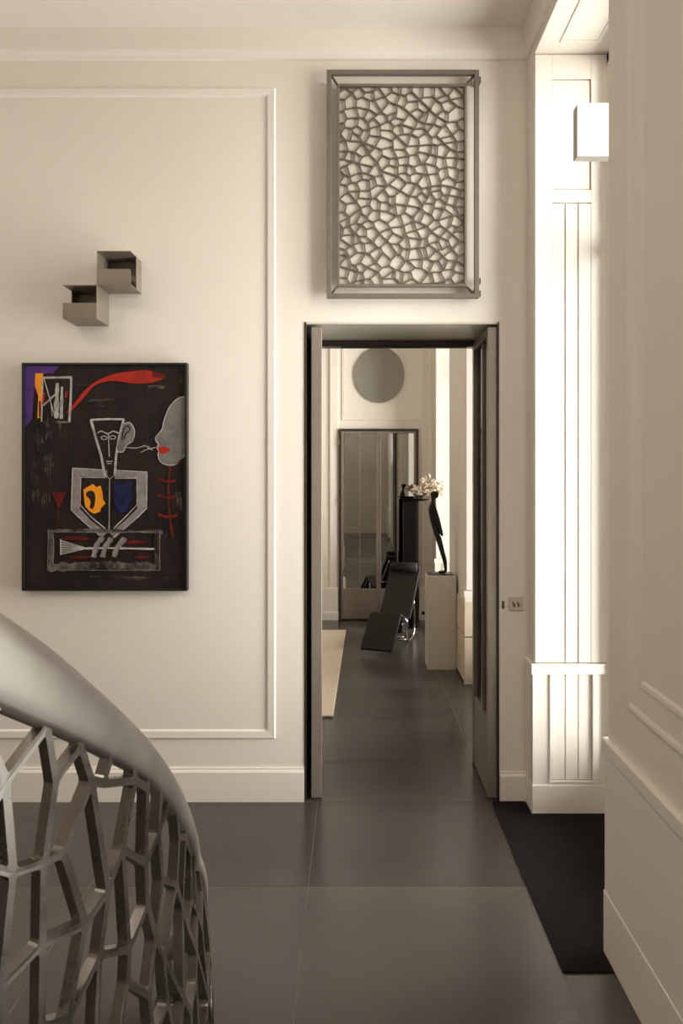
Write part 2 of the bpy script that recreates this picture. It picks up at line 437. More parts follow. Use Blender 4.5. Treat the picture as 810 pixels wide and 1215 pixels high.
# ------------------------------------------------------------------ Voronoi lattice helpers
def clip(poly, p, n):
    """keep the part of the polygon with (x-p).n <= 0"""
    out = []
    for i in range(len(poly)):
        a, b2 = poly[i], poly[(i+1) % len(poly)]
        da_ = (a[0]-p[0])*n[0]+(a[1]-p[1])*n[1]; db_ = (b2[0]-p[0])*n[0]+(b2[1]-p[1])*n[1]
        if da_ <= 0: out.append(a)
        if (da_ < 0 < db_) or (db_ < 0 < da_):
            t = da_/(da_-db_); out.append((a[0]+(b2[0]-a[0])*t, a[1]+(b2[1]-a[1])*t))
    return out
def seeds(w, h, dmin, rng, asp=1.0, tries=9000, wild=.25):
    pts = []
    for _ in range(tries):
        p = (rng.random()*w, rng.random()*h)
        dm = dmin*rng.uniform(1-wild, 1+wild)
        if all(((p[0]-q[0]))**2+((p[1]-q[1])/asp)**2 > dm*dm for q in pts): pts.append(p)
    return pts
def cells(pts, w, h, asp=1.0):
    res = []
    for p in pts:
        poly = [(0, 0), (w, 0), (w, h/asp), (0, h/asp)]
        P = (p[0], p[1]/asp)
        Q = sorted(((q[0]-P[0])**2+(q[1]/asp-P[1])**2, q[0], q[1]/asp) for q in pts if q != p)[:26]
        for _, qx, qy in Q:
            poly = clip(poly, ((P[0]+qx)/2, (P[1]+qy)/2), (qx-P[0], qy-P[1]))
            if len(poly) < 3: break
        res.append([(x, y*asp) for x, y in poly])
    return res
def relax(polys, thr, jit, rng, asp, w, h):
    """merge the short sides and nudge the joints, so that joints of four and three-sided cells appear"""
    idx = {}; pts = []; P = []
    for c in polys:
        r = []
        for x, y in c:
            k = (round(x*4000), round(y*4000/asp)); f = None
            for dx in (0, -1, 1):
                for dy in (0, -1, 1):
                    if (k[0]+dx, k[1]+dy) in idx: f = idx[(k[0]+dx, k[1]+dy)]
            if f is None: f = len(pts); pts.append([x, y]); idx[k] = f
            if not r or r[-1] != f: r.append(f)
        P.append(r)
    par = list(range(len(pts)))
    def root(i):
        while par[i] != i: i = par[i]
        return i
    size = [1]*len(pts)
    E = sorted({(math.hypot(pts[a][0]-pts[b2][0], (pts[a][1]-pts[b2][1])/asp), min(a, b2), max(a, b2)) for r in P for a, b2 in zip(r, r[1:]+r[:1]) if a != b2})
    for l, a, b2 in E:
        if l > thr: break
        a, b2 = root(a), root(b2)
        if a != b2 and size[a]+size[b2] <= 2: par[b2] = a; size[a] += size[b2]; pts[a] = [(pts[a][q]+pts[b2][q])/2 for q in (0, 1)]
    for i, p in enumerate(pts):
        if .01 < p[0] < w-.01 and .01 < p[1] < h-.01: p[0] += rng.uniform(-jit, jit); p[1] += rng.uniform(-jit, jit)*asp
    out = []
    for r in P:
        q = []
        for i in r:
            i = root(i)
            if not q or q[-1] != i: q.append(i)
        while len(q) > 1 and q[0] == q[-1]: q.pop()
        if len(q) >= 3: out.append([tuple(pts[i]) for i in q])
    return out
def area2(p): return sum(p[i-1][0]*p[i][1]-p[i][0]*p[i-1][1] for i in range(len(p)))/2
def miter(poly, d):
    n = len(poly); out = []
    for i in range(n):
        a, b2, c = Vector(poly[i-1]), Vector(poly[i]), Vector(poly[(i+1) % n])
        e1, e2 = (b2-a).normalized(), (c-b2).normalized()
        n1, n2 = Vector((-e1.y, e1.x)), Vector((-e2.y, e2.x))
        m = n1+n2
        if m.length < .2: return None
        m = m/m.length; k = d/max(.3, m.dot(n1)); out.append(tuple(b2+m*k))
    for i in range(n):
        e, g = Vector(poly[i])-Vector(poly[i-1]), Vector(out[i])-Vector(out[i-1])
        if e.dot(g) <= 0: return None
    return out
def inset(poly, d):
    n = len(poly)
    convex = all((poly[i][0]-poly[i-1][0])*(poly[(i+1) % n][1]-poly[i][1])-(poly[i][1]-poly[i-1][1])*(poly[(i+1) % n][0]-poly[i][0]) > 0 for i in range(n))
    if not convex:
        m_ = miter(poly, d)
        if m_: return m_
    out = list(poly); n = len(poly)
    for i in range(n):
        a, b2 = poly[i], poly[(i+1) % n]
        ex, ey = b2[0]-a[0], b2[1]-a[1]; l = math.hypot(ex, ey)
        if l < 1e-6: continue
        nx, ny = ey/l, -ex/l
        dd = d*random.uniform(.8, 1.25)
        out = clip(out, (a[0]-nx*dd, a[1]-ny*dd), (nx, ny))
        if len(out) < 3: return None
    return out
def roundp(poly, r, k=3):
    out = []; n = len(poly)
    # drop tiny edges first
    poly = [p for i, p in enumerate(poly) if math.hypot(p[0]-poly[i-1][0], p[1]-poly[i-1][1]) > r*.25]
    n = len(poly)
    if n < 3: return None
    for i in range(n):
        a, b2, c = poly[i-1], poly[i], poly[(i+1) % n]
        la = math.hypot(a[0]-b2[0], a[1]-b2[1]); lc = math.hypot(c[0]-b2[0], c[1]-b2[1])
        ra = min(r, la*.42); rc = min(r, lc*.42)
        A = (b2[0]+(a[0]-b2[0])*ra/la, b2[1]+(a[1]-b2[1])*ra/la); C = (b2[0]+(c[0]-b2[0])*rc/lc, b2[1]+(c[1]-b2[1])*rc/lc)
        for j in range(k+1):
            t = j/k
            out.append(((1-t)**2*A[0]+2*t*(1-t)*b2[0]+t*t*C[0], (1-t)**2*A[1]+2*t*(1-t)*b2[1]+t*t*C[1]))
    return out
def lattice(mb, polys, wd, rr, mapf, depth, k=3):
    """every cell becomes a ring of bar, front and back, joined by the inner walls"""
    bm = mb.bm
    for poly in polys:
        poly = [p for i, p in enumerate(poly) if math.hypot(p[0]-poly[i-1][0], p[1]-poly[i-1][1]) > 1e-4]
        if len(poly) < 3: continue
        inn = inset(poly, wd/2)
        A_ = abs(area2(poly))
        if (not inn or abs(area2(inn)) < .4*A_) and A_ > (wd*2.2)**2:      # awkward outline: shrink it about its middle
            mx_, my_ = sum(p[0] for p in poly)/len(poly), sum(p[1] for p in poly)/len(poly)
            q_ = max(.5, 1-wd*1.15/math.sqrt(A_)); inn = [(mx_+(x-mx_)*q_, my_+(y-my_)*q_) for x, y in poly]
        if inn: inn = roundp(inn, rr, k)
        loops = [[Vector((x, y, 0)) for x, y in poly]]
        if inn: loops.append([Vector((x, y, 0)) for x, y in inn])
        tris = tessellate_polygon(loops); flat = [v for l in loops for v in l]
        F = [bm.verts.new(mapf(v.x, v.y, 0)) for v in flat]; Bk = [bm.verts.new(mapf(v.x, v.y, depth)) for v in flat]
        for t in tris:
            try: bm.faces.new([F[i] for i in t]); bm.faces.new([Bk[i] for i in reversed(t)])
            except ValueError: pass
        if inn:
            o_ = len(poly); n = len(inn)
            for i in range(n):
                try: bm.faces.new((F[o_+i], F[o_+(i+1) % n], Bk[o_+(i+1) % n], Bk[o_+i]))
                except ValueError: pass

# ------------------------------------------------------------------ grille above the doorway
gx0, gx1, gz0, gz1 = -.152, .693, 2.815, 4.082
gr = empty('metal_grille', ((gx0+gx1)/2, WF, gz0))
tag(gr, 'pewter metal grille of irregular cells in a double frame above the doorway', 'wall art')
gcx = (gx0+gx1)/2
W2, H = (gx1-gx0)/2, gz1-gz0
def bars(mb, x0, x1, z0, z1, wd, y0, y1):
    mb.box(x0, x0+wd, y0, y1, z0, z1); mb.box(x1-wd, x1, y0, y1, z0, z1)
    mb.box(x0+wd, x1-wd, y0, y1, z0, z0+wd); mb.box(x0+wd, x1-wd, y0, y1, z1-wd, z1)
fo = MB(); bars(fo, -W2, W2, 0, H, .026, -.058, -.034); fo.build('outer_frame', 'pewter_light', gr, bevel=.002)
ix0, ix1, iz0, iz1 = -.0945-gcx, .6255-gcx, 2.880-gz0, 4.005-gz0
fi = MB(); bars(fi, ix0, ix1, iz0, iz1, .014, -.055, -.030); fi.build('inner_frame', 'pewter_light', gr, bevel=.0015)
for sx, X, xi in ((-1, -W2+.02, ix0+.006), (1, W2-.02, ix1-.006)):
    for z, zi in ((.02, iz0+.006), (H-.02, iz1-.006)):
        st = MB(); st.tube([(X, -.045, z), (xi, -.042, zi)], .007, 4); st.build('corner_strut', 'pewter', gr)
rng = random.Random(3)
lw, lh = ix1-ix0-.02, iz1-iz0-.02
sd = seeds(lw, lh, .061, rng, .92, wild=.38)
la = MB(); lattice(la, relax(cells(sd, lw, lh, .92), .022, .011, rng, .92, lw, lh), .0072, .0008, lambda x, y, d: (ix0+.01+x, -.047+d, iz0+.01+y), .007, 1)
la.build('lattice', 'pewter', gr, weld=True)
MB().box(ix0+.004, ix1-.004, -.036, -.032, iz0+.004, iz1-.004).build('backing_sheet', 'mesh_back', gr)
for z in (.03, H-.05, .10):
    MB().box(W2, W2+.010, -.058, -.020, z-.018, z+.012).build('hinge', 'pewter', gr, bevel=.002)
for sx in (-1, 1):
    for z in (.05, H-.06):
        MB().box(sx*(W2-.013)-.008, sx*(W2-.013)+.008, -.03, 0, z-.008, z+.008).build('wall_spacer', 'pewter', gr)

# ------------------------------------------------------------------ stair balustrade
AX, AY = -1.5529, 1.5878
A0 = math.atan2(-AY, -AX)
T_TOP = [(-12, 2.13), (5, 1.845), (17.7, 1.636), (21.9, 1.571), (26.7, 1.480), (30.8, 1.405), (35.3, 1.322), (39.5, 1.236), (44.1, 1.139), (48.4, 1.043), (55, .905), (60, .79), (70, .57), (80, .36), (88, .20)]
T_BOT = [(-12, 1.90), (5, 1.67), (17.7, 1.482), (20.8, 1.441), (24.6, 1.390), (29.1, 1.323), (35.3, 1.236), (39.5, 1.153), (44.1, 1.057), (49.5, .946), (56.3, .800), (60, .715), (70, .50), (80, .29), (88, .12)]
def interp(T, x):
    if x <= T[0][0]: return T[0][1]
    for (a, va), (b2, vb) in zip(T, T[1:]):
        if x <= b2: return va+(vb-va)*(x-a)/(b2-a)
    return T[-1][1]
def smooth_i(T, x): return sum(interp(T, x+d)*w_ for d, w_ in ((-3, .15), (-1.5, .2), (0, .3), (1.5, .2), (3, .15)))
def rad(z): return 1.15 + (.052*(1-math.exp(-(.85-z)/.28)) if z < .85 else 0)
def cyl(th, r, z): a = A0+math.radians(th); return Vector((AX+r*math.cos(a), AY+r*math.sin(a), z))
base = Vector((AX, AY, 0))
st = empty('stair_balustrade', base); tag(st, 'curved cast steel stair balustrade with branching lattice in the left foreground', 'stair railing')
# handrail band, swept
hb = MB(); rings = []
TH0, TH1 = -12, 88
N = 130
for i in range(N+1):
    th = TH0+(TH1-TH0)*i/N
    zt, zb = smooth_i(T_TOP, th), smooth_i(T_BOT, th)
    h = zt-zb; prof = []
    # (radial offset, height fraction) outer side up, round top, inner side down
    for ro, fz in ((.004, 0), (.014, .03), (.019, .12), (.022, .30), (.023, .50), (.022, .70), (.019, .84), (.012, .94), (.002, .99), (-.008, 1.0), (-.018, .97), (-.024, .88), (-.025, .6), (-.024, .3), (-.018, .06), (-.008, 0)):
        z = zb+h*fz; prof.append(cyl(th, rad(z)+ro, z)-base)
    rings.append([hb.bm.verts.new(p) for p in prof])
K = len(rings[0])
for i in range(N):
    for j in range(K):
        hb.bm.faces.new((rings[i][j], rings[i][(j+1) % K], rings[i+1][(j+1) % K], rings[i+1][j]))
hb.bm.faces.new(rings[0]); hb.bm.faces.new(rings[-1][::-1])
hb.build('handrail', 'rail', st, smooth=True)
rng = random.Random(11)
ARC = math.radians(TH1-TH0)*1.15; HT = 2.1
sd = seeds(ARC, HT, .081, rng, 1.9, 9000, .38)
polys = []
for c in relax(cells(sd, ARC, HT, 1.9), .038, .016, rng, 1.9, ARC, HT):
    if len(c) < 3: continue
    sx = sum(p[0] for p in c)/len(c); th = TH0+math.degrees(sx/1.15)
    zm = lambda t: .35*smooth_i(T_TOP, t)+.65*smooth_i(T_BOT, t)
    z0 = zm(th); sl = (zm(th+3)-zm(th-3))/(math.radians(6)*1.15)
    c = clip(c, (sx, z0), (-sl, 1)); c = clip(c, (0, .03), (0, -1)) if len(c) >= 3 else c
    if len(c) >= 3: polys.append(c)
def subdiv(poly):
    out = []
    for i in range(len(poly)):
        a, b2 = poly[i], poly[(i+1) % len(poly)]
        out += [a, ((a[0]+b2[0])/2, (a[1]+b2[1])/2)]
    return out
lb = MB()
def lmap(x, y, d):
    return cyl(TH0+math.degrees(x/1.15), rad(y)+.015-d, y)-base
lattice(lb, polys, .0135, .006, lmap, .021, 2)
lb.build('lattice', 'lattice', st, weld=True, bevel=.0025, seg=2)
br = MB(); rings = []
for i in range(61):
    th = TH0+(TH1-TH0)*i/60
    rings.append([br.bm.verts.new(cyl(th, rad(0)+a, z)-base) for a, z in ((-.025, 0), (.02, 0), (.02, .04), (-.025, .04))])
for i in range(60):
    for j in range(4): br.bm.faces.new((rings[i][j], rings[i][(j+1) % 4], rings[i+1][(j+1) % 4], rings[i+1][j]))
br.bm.faces.new(rings[0]); br.bm.faces.new(rings[-1][::-1])
br.build('base_rim', 'lattice', st)

# ------------------------------------------------------------------ cube wall sconce
S = .182; Tk = .004; DP = .190
sc = empty('wall_sconce', (-1.378, WF, 2.852)); tag(sc, 'taupe metal sconce of two stepped open cubes above the painting', 'wall lamp')
def cube_box(x0, z0, side):
    x1, z1 = x0+S, z0+S; yf = -DP
    mb = MB()
    mb.box(x0, x1, yf, 0, z0, z0+Tk); mb.box(x0, x1, -.004, 0, z0+Tk, z1-Tk); mb.box(x0, x1, yf, 0, z1-Tk, z1)
    mb.box(x0, x1, yf, yf+Tk, z0+Tk, z0+S*.47)
    if side == 'right':
        mb.box(x0, x0+Tk, yf+Tk, -.004, z0+Tk, z1-Tk)
        mb.box(x1-Tk, x1, -DP*.48, -.004, z0+Tk, z1-Tk)
    else:
        mb.box(x1-Tk, x1, yf+Tk, -.004, z0+Tk, z1-Tk)
        mb.box(x0, x0+Tk, -DP*.40, -.004, z0+Tk, z1-Tk)
    return mb
cube_box(0, 0, 'right').build('cube_shade', 'sconce', sc, bevel=.0008)
cube_box(-S, -S, 'left').build('cube_shade', 'sconce', sc, bevel=.0008)
for x, z in ((.10, .03), (-S+.09, -S+.03)):
    MB().lathe([(.012, 0), (.014, .02), (.022, .035), (.026, .052), (.020, .068), (.006, .076)], (x, -.095, z), 16).build('bulb', 'plate', sc)
    MB().lathe([(.016, 0), (.016, .028)], (x, -.095, z-.026), 16).build('lamp_holder', 'black_plastic', sc)

# ------------------------------------------------------------------ square lamp in the window recess
wl = empty('box_lamp', (1.035, 2.86, 3.16)); tag(wl, 'square white box lamp high up in the window recess', 'wall lamp')
MB().box(-.1105, .1105, .008, .058, 0, .216).build('housing', 'white_metal', wl, bevel=.002)
MB().prism([(-.1105, 0), (.1105, 0), (.1105, .216), (-.1105, .216)], 'y', -.004, .008).build('diffuser', 'opal', wl, bevel=.003)
MB().tube([(.07, .0, .108), (.07, -.17, .108)], .009, 12).build('arm', 'white_metal', wl)
MB().lathe([(.032, -.206), (.032, -.19), (.02, -.185)], (0, 0, 0), 20).build('wall_rose', 'white_metal', wl)
rs = bpy.data.objects['wall_rose']; rs.rotation_euler = (-PI/2, 0, 0); rs.location = (.07, 0.0, .108)

# ------------------------------------------------------------------ painting
px0, px1, pz0, pz1 = -1.850, -.930, 1.188, 2.458
pa = empty('painting', ((px0+px1)/2, WF, pz0)); tag(pa, 'dark abstract painting of a white outlined figure in a thin black frame', 'painting')
pw, ph = px1-px0, pz1-pz0
fr = MB(); bars(fr, -pw/2, pw/2, 0, ph, .013, -.044, 0); fr.build('frame', 'frame_black', pa, bevel=.0015)

def paint(name, c, bg=(.018, .012, .011), lo=.35, hi=.55, sc=9, vec=(1, 1, 1), rough=.5):
    m, nt, b = nmat('paint_'+name); setv(b, Roughness=rough); b.inputs['Specular IOR Level'].default_value = .25
    n = noise(nt, sc, 6, .7, vec)
    r = ramp(nt, n.outputs['Fac'], [(lo, bg), (hi, c)])
    nt.links.new(r.outputs['Color'], b.inputs['Base Color']); bump(nt, b, n.outputs['Fac'], .2, .002)
    return m
PM = {
 'ground': paint('ground', (.026, .016, .014), (.006, .0045, .004), .3, .7, 7, (1, 1, .5), rough=.65),
 'white': paint('white', (.50, .47, .45), (.16, .145, .14), .25, .6, 16),
 'thick': paint('thick', (.30, .265, .262), (.15, .13, .127), .3, .65, 14),
 'scrub': paint('scrub', (.24, .22, .205), (.018, .012, .011), .42, .72, 9, (1, 1, .6)),
 'smear': paint('smear', (.22, .20, .19), (.015, .0105, .009), .46, .82, 7, (.7, 1, 1.8)),
 'grey': paint('grey', (.22, .21, .195), (.10, .09, .085), .3, .7, 12),
 'dark': paint('dark', (.02, .014, .013), (.008, .006, .006)),
 'red': paint('red', (.42, .022, .010), (.16, .012, .008), .3, .6, 7),
 'deepred': paint('deepred', (.17, .012, .008), (.05, .009, .008), .35, .65, 14),
 'orange': paint('orange', (.85, .30, .012), (.55, .17, .01), .25, .5, 8),
 'blue': paint('blue', (.014, .018, .11), (.008, .010, .035), .35, .6, 14),
 'purple': paint('purple', (.085, .035, .19), (.04, .016, .09), .3, .6, 10),
}
for k, v in PM.items(): M['p_'+k] = v
cv = MB()
cw, ch = pw-.024, ph-.024
YC = -.030
cv.box(-cw/2, cw/2, YC, -.004, .012, .012+ch, 'p_ground')
U0, U1, V0, V1 = 97., 741., 75., 978.
layer = [0]
def uv(u, v):
    u = min(max(u, U0), U1); v = min(max(v, V0), V1)
    return (-cw/2+(u-U0)/(U1-U0)*cw, .012+(V1-v)/(V1-V0)*ch)
def poly(pts, mat):
    layer[0] += 1; y = YC-.00003*layer[0]-.0002
    vs = [Vector((*uv(*p), 0)) for p in pts]
    vv = [cv.bm.verts.new((p.x, y, p.y)) for p in vs]
    for t in tessellate_polygon([vs]):
        try: cv.bm.faces.new([vv[i] for i in t]).material_index = cv.mi('p_'+mat)
        except ValueError: pass
prg = random.Random(5)
def stroke(pts, wd, mat, jit=.12, taper=False):
    # resample and give a hand drawn edge
    P = []
    for a, b2 in zip(pts, pts[1:]):
        l = math.hypot(b2[0]-a[0], b2[1]-a[1]); n = max(1, int(l/14))
        P += [(a[0]+(b2[0]-a[0])*i/n, a[1]+(b2[1]-a[1])*i/n) for i in range(n)]
    P.append(pts[-1]); L_, R_ = [], []
    for i, p in enumerate(P):
        a, b2 = P[max(i-1, 0)], P[min(i+1, len(P)-1)]
        dx, dy = b2[0]-a[0], b2[1]-a[1]; l = math.hypot(dx, dy) or 1
        h = wd/2*(1+prg.uniform(-jit, jit))
        if taper: h *= 1-.85*i/(len(P)-1)
        L_.append((p[0]-dy/l*h, p[1]+dx/l*h)); R_.append((p[0]+dy/l*h, p[1]-dx/l*h))
    poly(L_+R_[::-1], mat)
def curve(pts, k=6):
    out = []
    for i in range(len(pts)-1):
        p0, p1, p2, p3 = pts[max(i-1, 0)], pts[i], pts[i+1], pts[min(i+2, len(pts)-1)]
        for j in range(k):
            t = j/k
            out.append(tuple(.5*((2*p1[q])+(-p0[q]+p2[q])*t+(2*p0[q]-5*p1[q]+4*p2[q]-p3[q])*t*t+(-p0[q]+3*p1[q]-3*p2[q]+p3[q])*t**3) for q in range(len(p1))))
    return out+[pts[-1]]
def ell(cx, cy, rx, ry, n=20, a0=0, a1=360): return [(cx+rx*math.cos(math.radians(a0+(a1-a0)*i/n)), cy+ry*math.sin(math.radians(a0+(a1-a0)*i/n))) for i in range(n+1)]
# rubbed smears
def scrub(u, v, rx, ry, n, up=True):
    for _ in range(n):
        a_, c_ = u+prg.gauss(0, rx*.42), v+prg.gauss(0, ry*.35); l = prg.uniform(.25, .7)*(ry if up else rx)
        d_ = prg.uniform(-3, 3)
        stroke([(a_, c_-l), (a_+d_, c_), (a_+d_*.6, c_+l)] if up else [(a_-l, c_), (a_, c_+d_), (a_+l, c_+d_*.5)], prg.uniform(3, 8), 'smear', .5, taper=prg.random() < .6)
for a in ((190, 470, 24, 70, 14), (150, 620, 44, 46, 16), (195, 340, 34, 40, 12), (130, 540, 18, 90, 9), (235, 365, 14, 60, 7), (290, 365, 18, 26, 7), (725, 115, 10, 34, 5), (160, 410, 22, 60, 8), (715, 620, 14, 50, 6)): scrub(*a)
for a in ((400, 218, 80, 14, 9), (350, 150, 46, 10, 5), (620, 160, 34, 9, 6), (480, 930, 140, 14, 8), (600, 742, 50, 10, 5), (420, 240, 60, 14, 5)): scrub(*a, False)
poly([(97, 76), (238, 78), (212, 108), (165, 110), (140, 128), (133, 200), (130, 250), (128, 290), (112, 315), (97, 326)], 'purple')
poly([(140, 108), (172, 108), (168, 190), (166, 285), (148, 290), (152, 200), (138, 160)], 'orange')
stroke([(160, 285), (158, 220)], 10, 'deepred'); 
poly(curve([(262, 268), (300, 225), (335, 180), (385, 140), (450, 112), (540, 98), (600, 97), (645, 112), (660, 125), (610, 145), (540, 150), (470, 140), (420, 142), (375, 160), (340, 200), (300, 245), (275, 268)]), 'red')
stroke([(608, 110), (660, 122)], 26, 'deepred', .3)
stroke([(168, 126), (286, 124)], 9, 'white'); stroke([(284, 124), (282, 215), (276, 306)], 9, 'white'); stroke([(165, 303), (276, 306)], 7, 'scrub'); stroke([(170, 124), (165, 303)], 6, 'white')
stroke([(228, 148), (224, 290)], 17, 'white', .3); stroke([(247, 162), (244, 292)], 12, 'white', .3)
stroke([(174, 126), (214, 268)], 4, 'white'); stroke([(172, 238), (228, 186)], 6, 'white'); stroke([(176, 185), (170, 235)], 9, 'red'); stroke([(265, 180), (264, 206)], 9, 'red'); stroke([(200, 200), (208, 280)], 3, 'white')
# figure
stroke([(290, 508), (360, 511), (428, 514)], 30, 'thick', .06); stroke([(305, 500), (302, 600), (302, 665)], 36, 'thick', .05); stroke([(298, 652), (350, 708), (418, 762)], 26, 'thick', .08)
stroke([(458, 514), (520, 516), (588, 518)], 28, 'thick', .06); stroke([(570, 508), (568, 600), (566, 660)], 36, 'thick', .05); stroke([(572, 648), (520, 702), (450, 766)], 26, 'thick', .08)
for pts in ([(290, 492), (360, 495), (420, 500)], [(290, 492), (284, 660), (330, 705), (400, 765)], [(588, 508), (586, 655), (540, 700), (452, 772)], [(462, 500), (588, 508)], [(322, 528), (320, 640), (365, 690), (420, 735)], [(548, 532), (548, 640), (505, 685), (455, 735)], [(322, 528), (425, 530)], [(460, 532), (548, 532)]): stroke(pts, 4, 'white', .3)
stroke([(362, 296), (430, 293), (497, 294)], 8, 'white'); stroke([(363, 296), (383, 370), (404, 440), (420, 526)], 10, 'white'); stroke([(495, 293), (478, 360), (464, 440), (459, 520)], 10, 'white')
stroke(curve([(388, 350), (405, 342), (430, 352), (452, 343), (474, 350)]), 5, 'white'); stroke([(433, 352), (435, 400), (437, 445)], 4, 'white')
stroke(ell(416, 369, 12, 7), 3.5, 'white'); stroke(ell(450, 367, 12, 7), 3.5, 'white'); stroke([(424, 464), (450, 464)], 4, 'white'); stroke([(428, 473), (446, 473)], 4, 'white')
poly(curve([(492, 312), (515, 306), (534, 325), (536, 355), (522, 385), (504, 398), (492, 424), (474, 424), (468, 405), (478, 370), (486, 340)]), 'grey')
stroke(curve([(495, 375), (505, 350), (518, 340), (515, 322), (500, 325), (492, 345), (488, 380)]), 5, 'dark'); stroke(curve([(470, 425), (492, 425), (505, 400), (530, 380), (538, 340), (520, 308), (496, 312)]), 4, 'white')
stroke([(424, 520), (438, 536), (456, 522)], 3, 'white'); stroke([(438, 536), (437, 640), (436, 748)], 3.5, 'white')
poly([(333, 578), (352, 566), (372, 555), (385, 568), (402, 562), (410, 592), (412, 618), (422, 634), (404, 652), (400, 668), (375, 676), (356, 664), (340, 645), (336, 612)], 'orange')
poly(curve([(344, 592), (356, 583), (374, 586), (381, 606), (378, 640), (370, 656), (358, 650), (362, 628), (354, 612), (345, 606)]), 'dark')
poly([(455, 548), (500, 552), (532, 546), (526, 585), (531, 618), (512, 640), (508, 664), (482, 676), (466, 655), (454, 622), (458, 590)], 'blue')
stroke([(470, 580), (505, 562)], 4, 'dark'); stroke([(478, 632), (508, 640)], 5, 'dark'); stroke([(492, 600), (490, 640)], 3, 'dark')
# face on the right edge
hd_ = curve([(741, 202), (712, 210), (678, 245), (656, 300), (648, 335), (622, 370), (634, 396), (628, 408), (636, 424), (632, 436), (640, 462), (662, 477), (696, 478), (722, 460), (741, 436)])
poly(hd_, 'grey'); stroke(hd_, 4, 'white')
poly(curve([(633, 410), (655, 404), (682, 418), (657, 433), (636, 432)]), 'red')
stroke(curve([(505, 408), (545, 410), (568, 404), (580, 400), (598, 412), (622, 408)]), 3.5, 'white'); stroke(curve([(562, 428), (582, 418), (600, 414), (610, 420)]), 3, 'white'); stroke(curve([(566, 406), (590, 402), (604, 412)]), 4, 'grey')
stroke([(735, 450), (712, 468), (700, 474)], 5, 'deepred')
stroke(curve([(682, 482), (676, 540), (674, 600), (680, 690), (692, 775)]), 8, 'deepred', .3)
for a, b2 in (((632, 534), (704, 542)), ((630, 600), (706, 604)), ((632, 677), (710, 681))): stroke(curve([a, ((a[0]+b2[0])/2, a[1]+12), b2]), 11, 'deepred', .3)
poly([(204, 590), (266, 588), (248, 628), (234, 660), (222, 622)], 'deepred'); stroke([(234, 655), (230, 700), (236, 752)], 3, 'deepred')
# board with the hands
stroke([(190, 746), (400, 742), (650, 752)], 12, 'scrub', .4); stroke([(203, 742), (208, 820), (200, 902)], 18, 'scrub', .4); stroke([(632, 738), (626, 820), (634, 906)], 20, 'scrub', .4); stroke([(190, 894), (400, 882), (642, 892)], 30, 'scrub', .35)
for pts in ([(190, 748), (420, 752), (640, 748)], [(214, 760), (212, 880)], [(194, 740), (190, 900)], [(190, 902), (400, 904), (642, 904)], [(640, 750), (638, 904)]): stroke(pts, 3.5, 'grey', .5)
for a in ((300, 775, 60, 8), (330, 850, 50, 6), (540, 790, 50, 7), (570, 850, 30, 6)): poly([(x+prg.uniform(-4, 4), y+prg.uniform(-3, 3)) for x, y in ell(*a, 14)[:-1]], 'deepred')
poly([(242, 780), (275, 792), (345, 815), (290, 832), (243, 842)], 'grey')
for k in range(6): stroke([(244, 784+k*11), (350, 816)], 3, 'white')
stroke([(242, 778), (243, 843)], 5, 'white'); stroke([(345, 816), (420, 814), (618, 818)], 8, 'white', .3)
for pts in ([(412, 772), (388, 800), (374, 852)], [(446, 774), (422, 810), (410, 852)], [(500, 774), (470, 812), (456, 850)]): stroke(curve(pts), 20, 'thick', .2); stroke([(p[0]+6, p[1]) for p in pts], 4, 'grey')
cv.build('canvas', None, pa, normals=False)
cvo = bpy.data.objects['canvas']

# ------------------------------------------------------------------ floor coverings
mt = MB(); mt.box(.770, XG-.05, 2.55, WF-.02, 0, .012)
mato = MB()
zt = .007
mato.prism([(.770, 2.55), (XR-.006, 2.55), (XR-.006, 2.67), (XG-.035, 2.67), (XG-.035, 3.73), (XR-.01, 3.73), (XR-.01, WF-.020), (.770, WF-.020)], 'z', .0005, zt)
tag(mato.build('door_mat', 'mat'), 'dark brown fitted mat on the floor in front of the window recess', 'mat')
mt.bm.free()
rg = MB(); rg.prism([(-2.7, 5.20), (-.1585, 5.20), (-.094, 8.02), (-2.7, 8.02)], 'z', .0005, .018)
tag(rg.build('area_rug', 'rug', bevel=.006), 'beige wool rug on the slate floor of the far room', 'rug')

# ------------------------------------------------------------------ mirrored double door on the far wall
d2 = struct(empty('door_2', (.307, FW, 0)))
x0, x1, zt = -.190-.307, .804-.307, 2.389
fr = MB(); fr.box(x0, x0+.028, -.045, 0, 0, zt); fr.box(x1-.028, x1, -.045, 0, 0, zt); fr.box(x0+.028, x1-.028, -.045, 0, zt-.028, zt); fr.box(x0+.028, x1-.028, -.03, 0, 0, .012)
fr.build('door_frame', 'dark_steel', d2, bevel=.002)
for k in (0, 1):
    a = x0+.030+k*((x1-x0-.06)/2+.002); c = a+(x1-x0-.06)/2-.004
    lf = MB(); s = .026
    lf.box(a, a+s, -.040, -.010, .015, zt-.03); lf.box(c-s, c, -.040, -.010, .015, zt-.03); lf.box(a+s, c-s, -.040, -.010, zt-.056, zt-.03); lf.box(a+s, c-s, -.040, -.010, .015, .06)
    lo = lf.build('door_leaf', 'door_panel', d2, bevel=.002)
    MB().box(a+s, c-s, -.036, -.012, .06, .392).build('door_panel', 'door_panel', lo, bevel=.003)
    MB().box(a+s, c-s, -.026, -.020, .392, zt-.056).build('mirror_pane', 'mirror_door', lo)
    MB().box((a+c)/2-.006, (a+c)/2+.006, -.034, -.018, .392, zt-.056).build('muntin', 'door_panel', lo)
hg = [MB().box(x0-.006, x0+.006, -.052, -.03, z, z+.09).build('hinge', 'leaf_steel', d2) for z in (.72, 1.44, 2.18)]

